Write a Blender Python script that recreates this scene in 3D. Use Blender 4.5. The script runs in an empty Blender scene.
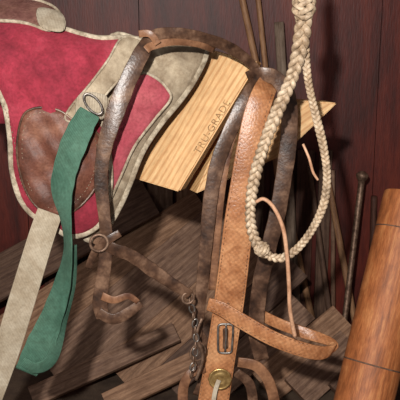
import bpy, bmesh, math, random
from mathutils import Vector, Matrix, kdtree
from mathutils.geometry import delaunay_2d_cdt
random.seed(4)
sc=bpy.context.scene
sc.view_settings.view_transform='Standard'
T=0.25; TH=math.radians(14)
CAM=Vector((0,-1.6,1.15))
FW=Vector((0,math.cos(TH),-math.sin(TH))); UP=Vector((0,math.sin(TH),math.cos(TH))); RT=Vector((1,0,0))
# reference sketch units (1 unit ~ 2 mm at the bench plane) -> world metres at depth y
def U(a,b,y):
    d=FW+RT*((a-200)/200*T)+UP*((200-b)/200*T)
    return CAM+d*((y-CAM.y)/d.y)
def mm(y): return (y-CAM.y)*T/200

# ---------------- materials ----------------
def mat(name,c1,c2,scale=20,rough=0.7,bump=0.2,stretch=None,uv=False,fine=200,detail=6,metal=0,extra=None,c3=None,spec=0.4,lo=0.35,hi=0.65,fa=.45,stain=0,sc_col=(.45,.36,.28)):
    m=bpy.data.materials.new(name); m.use_nodes=True
    n=m.node_tree.nodes; l=m.node_tree.links
    b=n['Principled BSDF']; b.inputs['Roughness'].default_value=rough; b.inputs['Metallic'].default_value=metal
    b.inputs['Specular IOR Level'].default_value=spec
    tc=n.new('ShaderNodeTexCoord'); mp=n.new('ShaderNodeMapping')
    l.new(tc.outputs['UV' if uv else 'Object'],mp.inputs['Vector'])
    if stretch: mp.inputs['Scale'].default_value=stretch
    no=n.new('ShaderNodeTexNoise'); no.inputs['Scale'].default_value=scale; no.inputs['Detail'].default_value=detail
    no.inputs['Roughness'].default_value=0.65
    l.new(mp.outputs[0],no.inputs['Vector'])
    cr=n.new('ShaderNodeValToRGB'); e=cr.color_ramp.elements
    e[0].position=lo; e[0].color=(*c1,1); e[1].position=hi; e[1].color=(*c2,1)
    if c3:
        x=e.new((lo+hi)/2); x.color=(*c3,1)
    l.new(no.outputs[0],cr.inputs[0])
    col=cr.outputs[0]
    nf=n.new('ShaderNodeTexNoise'); nf.inputs['Scale'].default_value=fine; nf.inputs['Detail'].default_value=3
    l.new(mp.outputs[0],nf.inputs['Vector'])
    mx=n.new('ShaderNodeMix'); mx.data_type='RGBA'; mx.blend_type='MULTIPLY'; mx.inputs[0].default_value=fa
    r2=n.new('ShaderNodeValToRGB'); r2.color_ramp.elements[0].position=0.3; r2.color_ramp.elements[1].position=0.6
    r2.color_ramp.elements[0].color=(.45,.42,.4,1)
    l.new(nf.outputs[0],r2.inputs[0]); l.new(col,mx.inputs[6]); l.new(r2.outputs[0],mx.inputs[7]); col=mx.outputs[2]
    h=nf.outputs[0]
    def mul(col,src,fac):
        m2=n.new('ShaderNodeMix'); m2.data_type='RGBA'; m2.blend_type='MULTIPLY'; m2.inputs[0].default_value=fac
        l.new(col,m2.inputs[6]); l.new(src,m2.inputs[7]); return m2.outputs[2]
    if stain:   # grime blotches
        ns=n.new('ShaderNodeTexNoise'); ns.inputs['Scale'].default_value=26; ns.inputs['Detail'].default_value=8; ns.inputs['Roughness'].default_value=.7
        ns.inputs['Distortion'].default_value=.8
        l.new(tc.outputs['Object'],ns.inputs['Vector'])
        rs=n.new('ShaderNodeValToRGB'); rs.color_ramp.elements[0].position=.40; rs.color_ramp.elements[1].position=.56
        rs.color_ramp.elements[0].color=(*sc_col,1); l.new(ns.outputs[0],rs.inputs[0]); col=mul(col,rs.outputs[0],stain)
    if extra=='basket':
        ck=n.new('ShaderNodeTexChecker'); ck.inputs['Scale'].default_value=190
        l.new(tc.outputs['UV'],ck.inputs['Vector'])
        ma=n.new('ShaderNodeMath'); ma.operation='MULTIPLY_ADD'; l.new(ck.outputs[1],ma.inputs[0]); ma.inputs[1].default_value=.3; l.new(h,ma.inputs[2]); h=ma.outputs[0]
        col=mul(col,ck.outputs[1],.14)
    if extra=='weave':
        ws=[]
        for dr in ('X','Z'):
            w=n.new('ShaderNodeTexWave'); w.bands_direction=dr; w.inputs['Scale'].default_value=180; w.inputs['Distortion'].default_value=0.6
            l.new(tc.outputs['Object'],w.inputs['Vector']); ws.append(w)
        ad=n.new('ShaderNodeMath'); ad.operation='ADD'; l.new(ws[0].outputs[1],ad.inputs[0]); l.new(ws[1].outputs[1],ad.inputs[1]); h=ad.outputs[0]
    if extra=='webbing':
        w=n.new('ShaderNodeTexWave'); w.bands_direction='X'; w.inputs['Scale'].default_value=110
        l.new(tc.outputs['UV'],w.inputs['Vector']); h=w.outputs[1]; col=mul(col,w.outputs[1],.22)
    if extra in('grain','oldgrain'):
        w=n.new('ShaderNodeTexWave'); w.bands_direction='X'; w.inputs['Scale'].default_value=9; w.inputs['Distortion'].default_value=5
        w.inputs['Detail'].default_value=3; w.inputs['Detail Scale'].default_value=0.7
        mp2=n.new('ShaderNodeMapping'); mp2.inputs['Scale'].default_value=(3,0.5,1) if extra=='grain' else (1.6,.25,1); l.new(tc.outputs['UV'],mp2.inputs['Vector']); l.new(mp2.outputs[0],w.inputs['Vector'])
        r3=n.new('ShaderNodeValToRGB'); r3.color_ramp.elements[0].position=0.05; r3.color_ramp.elements[1].position=0.5
        r3.color_ramp.elements[0].color=(.70,.50,.33,1) if extra=='grain' else (.6,.52,.46,1); l.new(w.outputs[1],r3.inputs[0])
        col=mul(col,r3.outputs[0],.6)
    l.new(col,b.inputs['Base Color'])
    bp=n.new('ShaderNodeBump'); bp.inputs['Strength'].default_value=bump; bp.inputs['Distance'].default_value=0.002
    l.new(h,bp.inputs['Height']); l.new(bp.outputs[0],b.inputs['Normal'])
    return m
M={}
M['red']=mat('faded_red_cloth',(.25,.022,.040),(.46,.06,.09),9,.9,.35,extra='weave',c3=(.36,.030,.055),stain=.35)
M['pink']=mat('faded_pink_cloth',(.42,.055,.085),(.58,.13,.155),12,.9,.35,extra='weave',stain=.3)
M['beige']=mat('dirty_canvas',(.28,.21,.14),(.54,.44,.31),16,.95,.4,extra='weave',fa=.3,stain=.5)
M['bind']=mat('grey_binding',(.24,.19,.13),(.56,.48,.36),50,.9,.3,fa=.3,stain=.6)
M['suede']=mat('worn_suede',(.065,.026,.017),(.27,.12,.075),9,.55,.4,c3=(.15,.052,.032),stain=.4)
M['seat']=mat('aged_seat_leather',(.12,.04,.036),(.25,.12,.09),14,.7,.4,stain=.5)
M['green']=mat('green_webbing',(.04,.115,.075),(.10,.215,.15),10,.8,.4,extra='webbing',fa=.35,stain=.35)
M['white']=mat('cotton_webbing',(.36,.29,.20),(.60,.52,.40),9,.9,.4,extra='webbing',fa=.3,stain=.4,sc_col=(.6,.5,.4))
M['dleath']=mat('old_brown_leather',(.035,.018,.012),(.20,.115,.072),26,.34,.25,c3=(.09,.046,.028),fa=.35,stain=.4)
M['mleath']=mat('mid_brown_leather',(.10,.042,.024),(.34,.17,.09),20,.38,.25,fa=.3,stain=.5)
M['tan']=mat('tan_tooled_leather',(.32,.13,.055),(.62,.32,.155),11,.34,.4,extra='basket',c3=(.48,.215,.095),fa=.35,stain=.6,sc_col=(.6,.45,.34))
M['thong']=mat('pale_thong',(.45,.23,.13),(.68,.40,.25),30,.5,.3)
M['raw']=mat('rawhide',(.30,.215,.14),(.72,.58,.42),40,.5,.35,c3=(.54,.41,.28),fa=.5,stain=.45,sc_col=(.6,.46,.33))
M['pine']=mat('pine_board',(.58,.33,.135),(.76,.49,.235),8,.6,.12,uv=True,stretch=(8,1,1),extra='grain',fine=60,fa=.3,stain=.2)
M['ink']=mat('stamp_ink',(.14,.07,.03),(.46,.27,.12),160,.9,.1)
M['wall']=mat('dark_red_paint',(.05,.008,.005),(.16,.025,.012),3,.5,.3,stretch=(5,5,.8),c3=(.105,.014,.008),fine=40)
M['steel']=mat('tarnished_steel',(.14,.12,.11),(.4,.36,.32),60,.38,.2,metal=.8)
M['brass']=mat('aged_brass',(.35,.2,.06),(.75,.52,.22),60,.35,.2,metal=.8)
M['rust']=mat('rusty_iron',(.10,.055,.035),(.30,.19,.13),70,.5,.4,metal=.5)
M['post']=mat('weathered_redwood',(.22,.07,.022),(.48,.19,.065),12,.6,.3,stretch=(10,1,1),uv=True,c3=(.36,.115,.035),fine=60,stain=.25)
M['handle']=mat('tool_handle_wood',(.20,.09,.045),(.44,.24,.12),14,.6,.2,stretch=(8,1,1),uv=True)
M['concrete']=mat('dirt_floor',(.05,.03,.02),(.13,.085,.055),8,.95,.6)
wd=[((.15,.08,.052),(.33,.20,.13)),((.22,.115,.065),(.44,.255,.15)),((.08,.04,.027),(.19,.11,.07)),((.17,.12,.085),(.34,.25,.185)),((.055,.02,.012),(.13,.05,.03))]
PL=[mat('weathered_plank_%s'%k,a,b,12,.7,.4,stretch=(12,1,1),uv=True,fine=90,extra='oldgrain',stain=.35) for k,(a,b) in zip('abcde',wd)]

# ---------------- mesh helpers ----------------
GR={}
def grp(n):
    e=bpy.data.objects.new(n,None); e.empty_display_size=.05; sc.collection.objects.link(e); GR[e]=[]; return e
def mk(name,bm,m,parent=None,smooth=True):
    me=bpy.data.meshes.new(name)
    bmesh.ops.recalc_face_normals(bm,faces=bm.faces)
    bm.to_mesh(me); bm.free()
    o=bpy.data.objects.new(name,me); sc.collection.objects.link(o)
    me.materials.append(m)
    for p in me.polygons: p.use_smooth=smooth
    if parent: o.parent=parent; GR[parent].append(o)
    return o
def cr(pts,n=8,closed=False):
    out=[];N=len(pts)
    L=len(pts[0])
    seg=N if closed else N-1
    for i in range(seg):
        g=lambda k: pts[k%N] if closed else pts[max(0,min(N-1,k))]
        p0,p1,p2,p3=g(i-1),g(i),g(i+1),g(i+2)
        for j in range(n):
            t=j/n
            out.append(tuple(.5*((2*p1[k])+(-p0[k]+p2[k])*t+(2*p0[k]-5*p1[k]+4*p2[k]-p3[k])*t*t+(-p0[k]+3*p1[k]-3*p2[k]+p3[k])*t**3) for k in range(L)))
    if not closed: out.append(tuple(pts[-1]))
    return out
def sweep(bm,P,sec,uvo=0,closed=False,Nref=Vector((0,-1,0)),tw=None):
    uv=bm.loops.layers.uv.verify()
    N=len(P);rings=[];ls=[0]
    prevS=None
    for i in range(N):
        a=P[(i-1)%N] if (closed or i>0) else P[0]; b=P[(i+1)%N] if (closed or i<N-1) else P[-1]
        t=(b-a).normalized()
        s=t.cross(Nref)
        if s.length<.15: s=prevS if prevS else Vector((1,0,0))
        s=(s-t*s.dot(t)).normalized()
        if prevS and s.dot(prevS)<-0.3: s=-s
        prevS=s.copy()
        nn=s.cross(t).normalized()
        if tw:
            R=Matrix.Rotation(tw[i],3,t); s=R@s; nn=R@nn
        rings.append([bm.verts.new(P[i]+s*u+nn*v) for u,v in sec(i)])
        if i: ls.append(ls[-1]+(P[i]-P[i-1]).length)
    secs=[sec(i) for i in range(N)]
    K=len(rings[0])
    cnt=N if closed else N-1
    for i in range(cnt):
        j=(i+1)%N
        for k in range(K):
            k2=(k+1)%K
            f=bm.faces.new((rings[i][k],rings[j][k],rings[j][k2],rings[i][k2]))
            vals=[(secs[i][k][0],ls[i]),(secs[j][k][0],ls[j] if j else ls[-1]),(secs[j][k2][0],ls[j] if j else ls[-1]),(secs[i][k2][0],ls[i])]
            for lp,v in zip(f.loops,vals): lp[uv].uv=(v[0]+uvo,v[1]+uvo)
    if not closed:
        bm.faces.new(rings[0]); bm.faces.new(rings[-1])
    return rings
def rsec(w,t,b=None):
    b=b or min(w,t)*.25; w/=2;t/=2
    c=b*.3
    return [(-w+b,-t),(0,-t),(w-b,-t),(w-c,-t+c),(w,-t+b),(w,t-b),(w-c,t-c),(w-b,t),(0,t*1.05),(-w+b,t),(-w+c,t-c),(-w,t-b),(-w,-t+b),(-w+c,-t+c)]
def strap(name,pts,m,parent,th=.003,n=8,Nref=Vector((0,-1,0)),wob=0):
    pts=[p if len(p)==5 else (*p,0) for p in pts]
    q=cr(pts,n)
    P=[U(a,b,y) for a,b,y,w,t in q]
    W=[w*mm(y)*(1+wob*math.sin(i*.9)*math.sin(i*.37)) for i,(a,b,y,w,t) in enumerate(q)]
    bm=bmesh.new(); sweep(bm,P,lambda i:rsec(W[i],th),random.random(),Nref=Nref,tw=[math.radians(p[4]+wob*120*math.sin(k*.21)) for k,p in enumerate(q)])
    return mk(name,bm,m,parent)
def tube(name,pts,m,parent,n=6,K=10,closed=False,world=False):
    q=cr(pts,n,closed)
    P=[Vector(p[:3]) if world else U(*p[:3]) for p in q]
    R=[p[3] if world else p[3]*mm(p[2]) for p in q]
    bm=bmesh.new()
    sweep(bm,P,lambda i:[(R[i]*math.cos(2*math.pi*k/K),R[i]*math.sin(2*math.pi*k/K)) for k in range(K)],random.random(),closed)
    return mk(name,bm,m,parent)
def sheet(name,out,yf,th,puff,m,parent,sp=5,edge=9,n=6,pipe=None,pw=3.2,wr=0):
    o=cr([p[:2] for p in out],n,True)
    pts=[Vector(p) for p in o]; nb=len(pts)
    kd=kdtree.KDTree(nb)
    for i,p in enumerate(pts): kd.insert((p.x,p.y,0),i)
    kd.balance()
    xs=[p.x for p in pts]; ys=[p.y for p in pts]
    v=list(pts); y=min(ys); r=0
    while y<max(ys):
        x=min(xs)+(r%2)*sp/2
        while x<max(xs):
            if kd.find((x,y,0))[2]>sp*.6: v.append(Vector((x,y)))
            x+=sp
        y+=sp*.87; r+=1
    res=delaunay_2d_cdt(v,[(i,(i+1)%nb) for i in range(nb)],[list(range(nb))],1,1e-4)
    vs,es,fs=res[0],res[1],res[2]
    bm=bmesh.new(); uv=bm.loops.layers.uv.verify()
    F=[];B=[]
    for p in vs:
        d=kd.find((p.x,p.y,0))[2]
        pu=puff*(1-math.exp(-d/edge))
        y=yf(p.x,p.y)
        if wr: y+=wr*(math.sin(p.x*.11+p.y*.05)*math.sin(p.y*.09-p.x*.03)+.35*math.sin(p.x*.27-p.y*.19))*(1-math.exp(-d/12))
        F.append(bm.verts.new(U(p.x,p.y,y-pu-th/2))); B.append(bm.verts.new(U(p.x,p.y,y+th/2)))
    ec={}
    for f in fs:
        bm.faces.new([F[i] for i in f]); bm.faces.new([B[i] for i in reversed(f)])
        for i in range(len(f)):
            a,b=f[i],f[(i+1)%len(f)]
            ec.setdefault((min(a,b),max(a,b)),[]).append((a,b))
    for k,l in ec.items():
        if len(l)==1:
            a,b=l[0]; bm.faces.new((F[b],F[a],B[a],B[b]))
    for f in bm.faces:
        for lp in f.loops: lp[uv].uv=(lp.vert.co.x,lp.vert.co.z)
    ob=mk(name,bm,m,parent)
    if pipe:
        q=cr([p[:2] for p in out],n,True)
        P=[U(p[0],p[1],yf(*p[:2])-th/2) for p in q]
        R=pw*mm(-.1)
        bm=bmesh.new()
        sweep(bm,P,lambda i:[(R*math.cos(2*math.pi*k/10),max(.0022,R*.55)*math.sin(2*math.pi*k/10)) for k in range(10)],0,True)
        mk(name+'_binding',bm,pipe,parent)
    return ob
def box(name,c,s,m,parent=None,rot=None,bev=.003):
    bm=bmesh.new(); bmesh.ops.create_cube(bm,size=1)
    uv=bm.loops.layers.uv.verify()
    bmesh.ops.scale(bm,vec=s,verts=bm.verts)
    if bev: bmesh.ops.bevel(bm,geom=bm.edges[:],offset=bev,segments=2,affect='EDGES')
    bmesh.ops.translate(bm,vec=c,verts=bm.verts)
    for f in bm.faces:
        for lp in f.loops: lp[uv].uv=(lp.vert.co.x+lp.vert.co.y,lp.vert.co.z)
    return mk(name,bm,m,parent,False)
def hexa(name,front,back,m,parent,bev=.003,along=None):
    bm=bmesh.new(); uv=bm.loops.layers.uv.verify()
    n=len(front)
    f=[bm.verts.new(p) for p in front]; b=[bm.verts.new(p) for p in back]
    bm.faces.new(f); bm.faces.new(b[::-1])
    for i in range(n): bm.faces.new((f[i],b[i],b[(i+1)%n],f[(i+1)%n]))
    bmesh.ops.bevel(bm,geom=bm.edges[:],offset=bev,segments=2,affect='EDGES')
    al=along.normalized(); nr=(front[1]-front[0]).cross(front[2]-front[1]).normalized(); ac=al.cross(nr).normalized()
    for fc in bm.faces:
        for lp in fc.loops:
            c=lp.vert.co; lp[uv].uv=(c.dot(ac)+c.dot(nr),c.dot(al))
    return mk(name,bm,m,parent,False)
def torus(name,c,R,r,m,parent,rx=0,ry=0,rz=0,sx=1,sy=1):
    rot=Matrix.Rotation(rz,3,'Z')@Matrix.Rotation(ry,3,'Y')@Matrix.Rotation(rx,3,'X')
    bm=bmesh.new();A=28;K=8;g=[]
    for i in range(A):
        a=2*math.pi*i/A
        row=[]
        for k in range(K):
            b=2*math.pi*k/K
            p=Vector((math.cos(a)*(R*sx+r*math.cos(b)),r*math.sin(b),math.sin(a)*(R*sy+r*math.cos(b))))
            row.append(bm.verts.new(rot@p+c))
        g.append(row)
    for i in range(A):
        for k in range(K): bm.faces.new((g[i][k],g[(i+1)%A][k],g[(i+1)%A][(k+1)%K],g[i][(k+1)%K]))
    return mk(name,bm,m,parent)

# ---------------- room ----------------
bm=bmesh.new(); uvl=bm.loops.layers.uv.verify()
def addbox(bm,x0,x1,y0,y1,z0,z1):
    r=bmesh.ops.create_cube(bm,size=1)['verts']
    bmesh.ops.scale(bm,vec=(x1-x0,y1-y0,z1-z0),verts=r); bmesh.ops.translate(bm,vec=((x0+x1)/2,(y0+y1)/2,(z0+z1)/2),verts=r)
x=-1.8
while x<1.8:
    w=.40; d=random.uniform(0,.004)
    addbox(bm,x,x+w-.0025,1.1+d,1.16,0,2.3); x+=w
addbox(bm,-1.8,2.2,1.15,1.2,0,2.3)
mk('wall_back',bm,M['wall'],None,False)
box('wall_left',(-1.83,-.3,1.15),(.06,3,2.3),M['wall'],bev=0)
box('wall_right',(2.23,-.3,1.15),(.06,3,2.3),M['wall'],bev=0)
box('floor',(.2,-.3,-.03),(4.1,3,.06),M['concrete'],bev=0)
box('ceiling',(.2,.45,2.33),(4.1,1.5,.06),PL[4],bev=0)
# ---------------- leaning / stacked planks ----------------
def plank(pa,pb,w,th,m,name='wooden_plank'):
    A=U(*pa);B=U(*pb)
    d=(B-A).normalized()
    if d.z>.1:
        k=(A.z-.02)/d.z
        if k<1.3: A=A-d*k
    bm=bmesh.new(); Nn=Vector((0,-.75,.66))
    n=10
    P=[A.lerp(B,i/n) for i in range(n+1)]
    sweep(bm,P,lambda i:rsec(w*mm(pa[2]),th,.003),random.random()*3,Nref=Nn)
    return mk(name,bm,m,None,False)
specs=[
 ((-60,310,.88),(150,196,1.02),50,.02,2),
 ((-60,385,.76),(208,212,.99),60,.024,1),
 ((-30,440,.62),(236,216,.92),62,.026,0),
 ((20,470,.55),(262,240,.87),66,.028,1),
 ((60,480,.49),(296,266,.81),40,.024,2),
 ((90,490,.45),(300,304,.76),52,.026,0),
 ((130,500,.41),(345,320,.72),46,.022,1),
 ((190,490,.37),(352,344,.67),44,.022,0),
 ((240,490,.33),(372,366,.62),38,.02,2),
 ((-40,430,.48),(176,332,.66),24,.022,0),
 ((0,455,.40),(195,362,.58),26,.022,1),
]
for a,b,w,t,k in specs: plank(a,b,w,t,PL[k])
for a,w,top,k in ((186,20,178,1),(160,26,176,0),(132,24,190,2),(326,13,150,2),(306,18,150,4),(214,26,150,2),(104,26,205,4),(80,22,222,2),(282,22,150,4),(252,26,150,2),(54,24,240,4),(26,24,250,2)):
    B=U(a,top,1.082); A=Vector((B.x,1.082,0.0))
    bm=bmesh.new(); P=[A.lerp(B,i/6) for i in range(7)]
    sweep(bm,P,lambda i:rsec(w*mm(1.05),.016,.002),random.random()*3)
    mk('upright_board',bm,PL[k],None,False)
def pole(name,a,b,r,m):
    A=U(*a);B=U(*b);d=(B-A).normalized()
    k=(A.z-.01)/d.z; A=A-d*k
    return tube(name,[(*A,r),(*A.lerp(B,.5),r),(*B,r*.9)],m,None,world=True,n=8)
pole('tool_handle',(262,90,1.045),(238,-20,1.045),.012,M['handle'])
pole('tool_handle',(268,90,1.045),(256,-20,1.045),.010,M['handle'])
pole('tool_handle',(283,90,1.045),(279,22,1.045),.018,PL[3])
pole('broom_stick',(345,270,.99),(318,128,1.045),.011,M['handle'])
pole('garden_stake',(333,260,1.06),(333,170,1.06),.008,PL[0])
pole('garden_stake',(322,260,1.0),(309,166,1.03),.010,PL[2])
pole('garden_stake',(372,280,1.04),(374,196,1.06),.012,PL[4])
g=grp('walking_cane')
A=U(347,300,.85);B=U(362,178,.95)
d=(B-A).normalized();A=A-d*(A.z/d.z)
tube('shaft',[(*A,.009),(*A.lerp(B,.5),.010),(*B,.011)],M['rust'],g,world=True)
tube('knob',[(*(B-d*.012),.010),(*B,.019),(*(B+d*.012),.02),(*(B+d*.022),.008)],M['rust'],g,world=True)

# redwood log, bottom right
g=grp('redwood_log')
Bp=U(412,198,.05); Ap=U(364,400,-.10)
d=(Bp-Ap).normalized(); A0=Ap-d*(Ap.z/d.z)
R=31*mm(-.05)
tube('log_body',[(*A0,R),(*A0.lerp(Bp,.5),R),(*A0.lerp(Bp,.8),R),(*(Bp-d*.012),R),(*Bp,R*.93)],M['post'],g,world=True,n=10,K=28)
for k in (.075,.36):
    c=Bp-d*k
    tube('groove_ring',[(*(c-d*.002),R*.99),(*(c-d*.001),R*1.01),(*(c+d*.001),R*1.01),(*(c+d*.002),R*.99)],PL[2],g,world=True,n=2,K=28)

# ---------------- saddle rack ----------------
rk=grp('saddle_rack')
fr=[U(203,48,.055),U(258,62,.02),U(179,192,-.03),U(132,178,.0)]
off=Vector((.012,.038,-.004))
hexa('near_board',fr,[p+off for p in fr],M['pine'],rk,along=fr[2]-fr[1])
fr2=[U(238,96,.085),U(338,103,.07),U(283,156,.06),U(196,194,.05)]
o2=Vector((-.02,.04,.0))
hexa('far_board',fr2,[p+o2 for p in fr2],M['pine'],rk,along=U(330,103,.07)-U(200,192,.05))
def beam(name,A,B,w,t,m,par,N=Vector((0,0,1))):
    bm=bmesh.new(); P=[A.lerp(B,i/6) for i in range(7)]
    sweep(bm,P,lambda i:rsec(w,t,.003),.3,Nref=N); return mk(name,bm,m,par,False)
c=U(218,110,.09)
beam('support_arm',c,Vector((c.x,1.1,c.z)),.06,.05,PL[2],rk)
cu=bpy.data.curves.new('stamp','FONT'); cu.body='TRU-GRADE'; cu.size=.021; cu.extrude=.0003; cu.space_character=1.08
to=bpy.data.objects.new('stamp_lettering',cu); sc.collection.objects.link(to)
al=(fr[1]-fr[2]).normalized(); nr=(fr[0]-fr[1]).cross(fr[2]-fr[1]).normalized()
if nr.y>0: nr=-nr
upv=nr.cross(al).normalized()
org=fr[2].lerp(fr[1],.28)+upv*.0045+nr*.0004
Mx=Matrix((( al.x,upv.x,nr.x,org.x),(al.y,upv.y,nr.y,org.y),(al.z,upv.z,nr.z,org.z),(0,0,0,1)))
bpy.context.view_layer.update()
dg=bpy.context.evaluated_depsgraph_get(); me=bpy.data.meshes.new_from_object(to.evaluated_get(dg)); me.transform(Mx)
bpy.data.objects.remove(to)
me.materials.clear(); me.materials.append(M['ink'])
st=bpy.data.objects.new('stamp_lettering',me); sc.collection.objects.link(st); st.parent=rk; GR[rk].append(st)

# ---------------- saddle ----------------
sd=grp('saddle')
def f(a,b): return -.13+.0007*max(0,a-80)+.000022*max(0,75-b)**2
pad=[(108,42),(140,40),(175,38),(203,42),(206,54),(195,78),(180,100),(161,123),(143,150),(130,182),(119,207),(102,234),(84,236),(80,190),(88,130)]
sheet('under_pad',pad,lambda a,b:f(a,b)+.028,.014,.014,M['beige'],sd,sp=5,pipe=M['bind'],pw=3.6,wr=.005)
pp=[(140,74),(156,78),(168,90),(170,100),(154,120),(134,147),(120,178),(109,202),(96,222),(90,180),(100,130),(118,97)]
sheet('pink_panel',pp,lambda a,b:f(a,b)+.008,.006,.008,M['pink'],sd,sp=5,pipe=M['bind'],pw=1.6,wr=.004)
fl=[(-70,0),(-20,5),(20,14),(60,28),(95,38),(128,40),(122,62),(104,84),(84,104),(82,112),(100,122),(108,150),(110,185),(104,215),(92,230),(70,236),(50,224),(32,214),(19,196),(12,168),(10,135),(3,100),(-14,80),(-70,70)]
sheet('red_flap',fl,f,.010,.014,M['red'],sd,sp=5,pipe=M['bind'],pw=3.3,wr=.008)
band=[(122,38),(142,40),(146,50),(130,68),(108,92),(96,108),(84,122),(66,120),(70,108),(90,84),(108,60)]
sheet('canvas_band',band,lambda a,b:f(a,b)-.018,.005,.003,M['beige'],sd,sp=4,pipe=M['bind'],pw=1.2)
kp=[(22,118),(36,108),(58,110),(76,122),(98,134),(102,158),(96,186),(78,208),(58,216),(38,208),(24,186),(17,152)]
sheet('knee_patch',kp,lambda a,b:f(a,b)-.019,.004,.006,M['suede'],sd,sp=4,pipe=M['dleath'],pw=1.3,wr=.007)
sk=[(-70,-12),(-20,-6),(25,-2),(52,6),(62,20),(50,30),(20,22),(-20,20),(-70,16)]
sheet('seat_skirt',sk,lambda a,b:f(a,b)-.014,.006,.008,M['seat'],sd,sp=5,pipe=M['bind'],pw=1.8)
lb=[(38,8),(60,12),(66,24),(60,32),(40,26)]
sheet('skirt_label',lb,lambda a,b:f(a,b)-.022,.003,.002,M['white'],sd,sp=4)
bm=bmesh.new(); rows=[]
for i in range(15):
    a=-70+i*18.5
    top=U(a,4+ .22*max(0,a+20) if a<130 else 38,f(a,20)+.02)
    row=[]
    for j in range(12):
        s=j/11
        y=top.y+.30*math.sin(s*math.pi/2)
        z=top.z-.01-.26*(1-math.cos(s*math.pi/2))
        row.append(bm.verts.new((top.x,y,z)))
    rows.append(row)
for i in range(14):
    for j in range(11): bm.faces.new((rows[i][j],rows[i+1][j],rows[i+1][j+1],rows[i][j+1]))
so=mk('seat_and_far_flap',bm,M['red'],sd); md=so.modifiers.new('s','SOLIDIFY'); md.thickness=.012; md.offset=-1
bm=bmesh.new()
def stitches(line,yf,closed=False,gap=3.2):
    q=cr(line,14,closed); acc=0
    for i in range(len(q)-1):
        d=math.dist(q[i],q[i+1]); acc+=d
        if acc>gap:
            acc=0
            A=U(*q[i],yf(*q[i])); tt=(U(*q[i+1],yf(*q[i+1]))-A).normalized()
            sweep(bm,[A,A+tt*.003],lambda k:[(.0006,0),(0,.0006),(-.0006,0),(0,-.0006)])
stitches([(26,122),(38,113),(57,115),(74,127),(94,138),(96,158),(90,183),(75,202),(58,210),(41,202),(28,183),(22,152)],lambda a,b:f(a,b)-.0245,True)
stitches([(-5,94),(7,114),(16,150),(20,178),(28,198)],lambda a,b:f(a,b)-.014)
mk('stitching',bm,M['beige'],sd)
strap('cotton_billet',[(50,212,-.165,26),(41,238,-.170,27),(22,300,-.172,28),(6,352,-.172,28),(-16,412,-.17,28)],M['white'],sd,.003)
strap('green_billet',[(90,112,-.165,22,10),(80,130,-.173,27,10),(68,160,-.180,26,8),(62,190,-.186,25,25),(66,222,-.190,21,48),(68,252,-.190,20,52),(62,286,-.190,23,38),(50,322,-.190,26,15),(38,350,-.190,31,0),(26,372,-.188,24,-10)],M['green'],sd,.0025,wob=.04)
strap('green_billet_tail',[(22,360,-.196,10,0),(36,368,-.198,15,15),(52,358,-.194,15,30),(62,325,-.186,12,45),(72,285,-.178,10,50),(74,245,-.172,8,50)],M['green'],sd,.002)
kb=[(78,96),(92,92),(108,98),(106,116),(92,122),(76,116)]
sheet('buckle_keeper',kb,lambda a,b:f(a,b)-.024,.004,.002,M['white'],sd,sp=4)
P=U(93,104,-.163); torus('billet_ring',P,.022,.0022,M['steel'],sd,rz=.15,sx=1,sy=.5,ry=.9)

# ---------------- breast strap ----------------
bs=grp('leather_breast_strap')
strap('neck_strap',[(262,76,-.010,9),(245,58,-.03,10),(222,44,-.06,11),(190,35,-.095,11),(168,33,-.11,11),(152,38,-.125,13),(140,56,-.145,16),(124,90,-.16,18),(112,122,-.17,18),(104,150,-.175,15),(101,180,-.178,14),(104,212,-.18,13),(107,240,-.18,13)],M['dleath'],bs,.0035,wob=.05)
strap('upper_layer',[(214,50,-.055,6),(196,44,-.10,6),(172,42,-.125,7),(152,46,-.14,8),(146,50,-.148,8)],M['mleath'],bs,.003)
strap('keeper',[(139,34,-.142,7),(150,34,-.146,7),(158,44,-.142,7)],M['mleath'],bs,.003)
strap('hanging_strap',[(106,240,-.182,14),(105,262,-.182,14),(102,285,-.182,15),(100,304,-.184,16),(103,318,-.185,14)],M['dleath'],bs,.0035)
strap('hanging_loop',[(98,312,-.188,11),(112,319,-.190,12),(126,314,-.188,12),(141,303,-.184,9)],M['dleath'],bs,.0035)
strap('slot_tab',[(102,296,-.190,9),(114,300,-.194,8),(128,296,-.19,7),(138,302,-.187,6)],M['mleath'],bs,.003)
strap('side_strap',[(94,238,-.176,10),(112,248,-.186,13),(132,256,-.18,14),(155,272,-.17,14),(174,285,-.165,13),(190,295,-.16,11)],M['dleath'],bs,.0035,wob=.06)
strap('cross_strap',[(88,268,-.178,7),(96,250,-.184,8),(108,240,-.190,9),(120,233,-.186,8)],M['dleath'],bs,.003)
torus('ring',U(99,243,-.193),.016,.0028,M['rust'],bs,rz=.2)

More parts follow.
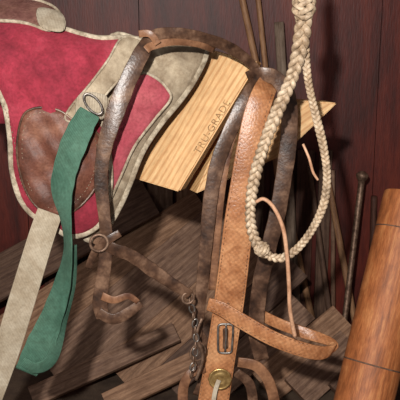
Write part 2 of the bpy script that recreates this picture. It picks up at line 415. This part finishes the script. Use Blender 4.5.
# ---------------- bridle ----------------
br=grp('bridle')
CH=[(272,78,.0,20,10),(264,92,-.05,23),(256,115,-.065,25),(249,150,-.075,26),(244,185,-.08,28),(239,220,-.085,30),(235,255,-.085,31),(230,295,-.085,32),(224,335,-.085,32),(218,372,-.085,33),(212,410,-.085,34)]
strap('crown_and_cheek',CH,M['tan'],br,.005)
bm=bmesh.new()
for s in (-1,1):
    q=cr([(p[0]+s*(p[3]*.5-2.8),p[1],p[2]-.0028) for p in CH[1:]],12); acc=0
    for i in range(len(q)-1):
        acc+=math.dist(q[i][:2],q[i+1][:2])
        if acc>3.2:
            acc=0; A=U(*q[i]); tt=(U(*q[i+1])-A).normalized()
            sweep(bm,[A,A+tt*.0042],lambda k:[(.0007,0),(0,.0007),(-.0007,0),(0,-.0007)])
mk('cheek_stitching',bm,M['mleath'],br)
strap('far_cheek',[(248,78,-.012,13),(262,74,-.03,14),(278,80,-.03,15),(288,100,-.03,17),(289,135,-.03,17),(284,175,-.035,17),(277,215,-.04,17),(268,250,-.045,17),(260,285,-.045,17),(256,330,-.045,17),(262,360,-.045,16)],M['dleath'],br,.004,wob=.04)
strap('throat_latch',[(262,78,-.012,12),(250,92,-.045,14),(234,122,-.06,15),(219,158,-.07,15),(211,195,-.075,15),(207,235,-.08,14),(203,275,-.082,13),(199,315,-.085,12),(196,340,-.085,10)],M['dleath'],br,.004,wob=.05)
strap('throat_latch_inner',[(238,120,-.052,8),(228,150,-.06,9),(221,190,-.066,9),(216,240,-.068,9),(212,290,-.07,8)],M['mleath'],br,.003)
NB=[(208,304,-.10,14),(222,309,-.108,16),(245,323,-.115,17),(272,338,-.122,17),(298,348,-.125,17),(320,353,-.115,16),(333,349,-.095,13,30),(330,342,-.07,11,60),(308,334,-.045,12,20),(280,324,-.03,12),(255,312,-.03,12)]
strap('noseband',NB,M['tan'],br,.005)
bm=bmesh.new()
for s in (-1,1):
    q=cr([(p[0]-s*2,p[1]+s*(p[3]*.5-3),p[2]-.0028) for p in NB[:6]],12); acc=0
    for i in range(len(q)-1):
        acc+=math.dist(q[i][:2],q[i+1][:2])
        if acc>3.2:
            acc=0; A=U(*q[i]); tt=(U(*q[i+1])-A).normalized()
            sweep(bm,[A,A+tt*.004],lambda k:[(.0007,0),(0,.0007),(-.0007,0),(0,-.0007)])
mk('noseband_stitching',bm,M['mleath'],br)
strap('curb_strap',[(238,362,-.10,11),(256,366,-.105,12),(268,380,-.10,12),(274,400,-.095,12),(275,420,-.09,12)],M['mleath'],br,.004)
strap('lower_loop',[(205,368,-.09,10),(190,374,-.1,10,20),(183,390,-.1,11),(184,415,-.1,11)],M['mleath'],br,.004)
strap('lower_loop_back',[(236,372,-.06,10),(250,385,-.06,11),(254,415,-.06,11)],M['dleath'],br,.004)
strap('chin_strap',[(196,326,-.075,7),(206,345,-.075,8),(205,372,-.075,8),(196,395,-.075,8)],M['dleath'],br,.003)
bk=[(219,325),(225,324),(232,325),(233,331),(232,346),(231,352),(225,353),(219,352),(218,346),(218,331)]
tube('cheek_buckle',[(a,b,-.095,1.2) for a,b in bk],M['steel'],br,n=3,closed=True)
sheet('buckle_slot',[(223,329),(228,329),(228,338),(228,348),(223,348),(223,338)],lambda a,b:-.0892,.002,.0,M['dleath'],br,sp=4)
tube('buckle_tongue',[(226,324,-.097,1),(226,338,-.099,1),(225,352,-.097,1)],M['steel'],br)
for k in range(3):
    P=U(228-k*1.2,304+k*7,-.0885) ;torus('punched_hole',P,.0022,.0008,M['dleath'],br)
def disc(name,c,R,m,par):
    bm=bmesh.new();rings=[]
    prof=[(1,0),(1,.002),(.88,.0035),(.84,.0025),(.6,.0035),(.35,.0055),(.3,.0045),(.12,.006)]
    A=36
    for r,h in prof:
        rings.append([bm.verts.new(c+Vector((math.cos(2*math.pi*i/A)*R*r*(1+(.04*math.cos(12*2*math.pi*i/A) if r>.85 else 0)),-h,math.sin(2*math.pi*i/A)*R*r))) for i in range(A)])
    for a in range(len(rings)-1):
        for i in range(A): bm.faces.new((rings[a][i],rings[a][(i+1)%A],rings[a+1][(i+1)%A],rings[a+1][i]))
    bm.faces.new(rings[-1]); bm.faces.new(rings[0])
    mk(name,bm,m,par)
disc('concho',U(220,379,-.096),.024,M['brass'],br)
strap('concho_tie',[(219,380,-.104,5),(215,392,-.106,5),(212,412,-.104,5)],M['white'],br,.002)
for i in range(12):
    t=i/11
    a=188+ 7*math.sin(t*3)+t*2; b=294+t*80
    torus('chain_link',U(a,b,-.145+.01*t),.0074,.0018,M['steel'] if i%2==0 else M['rust'],br,rz=(math.pi/2.4 if i%2 else .3),ry=.3*math.sin(i*2),sx=.7,sy=1.15)
torus('bit_ring',U(198,352,-.13),.018,.0024,M['rust'],br,rz=.6)
torus('bit_ring_small',U(188,298,-.16),.011,.0025,M['rust'],br,rz=.2)
tube('bit_shank',[(202,318,-.13,1.8),(196,336,-.135,2.2),(203,356,-.13,2.0),(196,380,-.13,1.8)],M['rust'],br)

# ---------------- braided rawhide reins ----------------
rp=grp('braided_rawhide_reins')
def braid(name,pts,m,par,strands=3,tight=2.7):
    q=cr(pts,14)
    P=[U(*p[:3]) for p in q];Rr=[p[3]*mm(p[2]) for p in q]
    ls=[0]
    for i in range(1,len(P)): ls.append(ls[-1]+(P[i]-P[i-1]).length)
    tot=ls[-1]; step=.0015; n=int(tot/step)
    C=[];R=[];j=0
    for i in range(n+1):
        s=tot*i/n
        while j<len(ls)-2 and ls[j+1]<s: j+=1
        t=(s-ls[j])/max(1e-9,ls[j+1]-ls[j]); C.append(P[j].lerp(P[j+1],t)); R.append((Rr[j]*(1-t)+Rr[j+1]*t)*(1+.05*math.sin(s*47)))
    fr=[]
    for i in range(n+1):
        t=(C[min(n,i+1)]-C[max(0,i-1)]).normalized(); s=t.cross(Vector((0,-1,0))).normalized(); fr.append((t,s,s.cross(t).normalized()))
    bm=bmesh.new()
    for k in range(strands):
        ph=2*math.pi*k/strands; pp=[];ws=[]
        u=0
        for i in range(n+1):
            if i: u+=(C[i]-C[i-1]).length/(R[i]*tight)*2*math.pi/1.35
            th=u+ph
            t,s,nn=fr[i]
            pp.append(C[i]+s*(R[i]*.66*math.sin(th))+nn*(R[i]*.42*math.sin(2*th)))
            ws.append(R[i])
        K=8
        sweep(bm,pp,lambda i:[(ws[i]*.42*math.cos(2*math.pi*q/K),ws[i]*.26*math.sin(2*math.pi*q/K)) for q in range(K)],k*.37,)
    mk(name,bm,m,par)
braid('heavy_plait',[(302,-60,-.14,6.6),(303,-30,-.14,6.6),(304,4,-.14,7.2),(303,28,-.145,8),(299,52,-.15,7.4),(291,80,-.155,6.6),(277,112,-.16,6.4),(265,142,-.165,6.2),(256,172,-.165,6),(251,200,-.165,5.8),(251,225,-.165,5.7),(258,246,-.165,5.5),(268,256,-.165,5.3)],M['raw'],rp)
braid('light_plait',[(268,256,-.165,4.6),(282,258,-.163,4.4),(298,248,-.16,4.3),(313,228,-.158,4.2),(324,203,-.155,4.2),(327,175,-.15,4.2),(323,145,-.148,4.2),(315,112,-.145,4.1),(309,85,-.14,4),(306,60,-.138,4),(305,30,-.13,4)],M['raw'],rp)
def knot(name,a,b,y,ru,ln,par,m,ang=0):
    c=U(a,b,y);u=mm(y)
    ax=Vector((math.sin(ang),0,math.cos(ang)));sx=Vector((ax.z,0,-ax.x));ny=Vector((0,-1,0))
    bm=bmesh.new()
    for k in range(4):
        for sgn in (1,-1):
            pts=[]
            for i in range(25):
                t=i/24; th=sgn*t*math.pi*1.6+k*math.pi/2
                prof=math.sqrt(max(0.05,1-(2*t-1)**2*.75))
                r=ru*u*prof*(1+.10*math.sin(th*2+sgn))
                pts.append(c+ax*((t-.5)*ln*u)+sx*(r*math.cos(th))+ny*(r*math.sin(th)))
            sweep(bm,pts,lambda i:[(ru*u*.30*math.cos(2*math.pi*q/8),ru*u*.2*math.sin(2*math.pi*q/8)) for q in range(8)])
    mk(name,bm,m,par)
knot('top_knot',304,6,-.145,9,24,rp,M['raw'])
knot('mid_knot',262,249,-.167,6.5,12,rp,M['raw'],-.8)
P0=U(302,-60,-.14)
tube('hanging_cord',[(*P0,.006),(P0.x,P0.y,1.7,.006),(P0.x,P0.y,2.26,.006)],M['raw'],rp,world=True)
torus('ceiling_hook',Vector((P0.x,P0.y,2.28)),.02,.004,M['rust'],rp)
tube('rawhide_thong',[(256,202,-.185,1.8),(264,199,-.19,2.0),(274,208,-.19,2.1),(283,228,-.188,2.2),(287,255,-.185,2.2),(289,285,-.18,2.2),(290,310,-.175,2.2),(295,337,-.165,2.4)],M['thong'],rp)
tube('thong_short',[(303,144,-.155,1.3),(309,158,-.16,1.4),(313,172,-.16,1.4),(318,180,-.158,1.2)],M['thong'],rp)

for e,ch in GR.items():
    bpy.context.view_layer.update()
    pts=[v.co for o in ch for v in o.data.vertices]
    c=sum(pts,Vector())/len(pts)
    e.location=c
    for o in ch: o.location=-c

# ---------------- light ----------------
def area(name,loc,target,size,power,col):
    l=bpy.data.lights.new(name,'AREA'); l.size=size; l.energy=power; l.color=col
    o=bpy.data.objects.new(name,l); sc.collection.objects.link(o); o.location=loc
    o.rotation_euler=(Vector(target)-Vector(loc)).to_track_quat('-Z','Y').to_euler()
area('doorway_light',(-1.0,-2.6,2.1),(0,.2,.8),.9,20,(1,.97,.92))
area('camera_flash',(-.14,-1.75,1.40),(0,.2,.8),.04,44,(1,.96,.91))
w=bpy.data.worlds.new('w'); sc.world=w; w.use_nodes=True
w.node_tree.nodes['Background'].inputs[0].default_value=(.95,.93,.95,1); w.node_tree.nodes['Background'].inputs[1].default_value=.14
cd=bpy.data.cameras.new('camera'); cd.lens=72; cd.sensor_width=36; cd.clip_start=.05
co=bpy.data.objects.new('camera',cd); sc.collection.objects.link(co); co.location=CAM; co.rotation_euler=(math.pi/2-TH,0,0); sc.camera=co
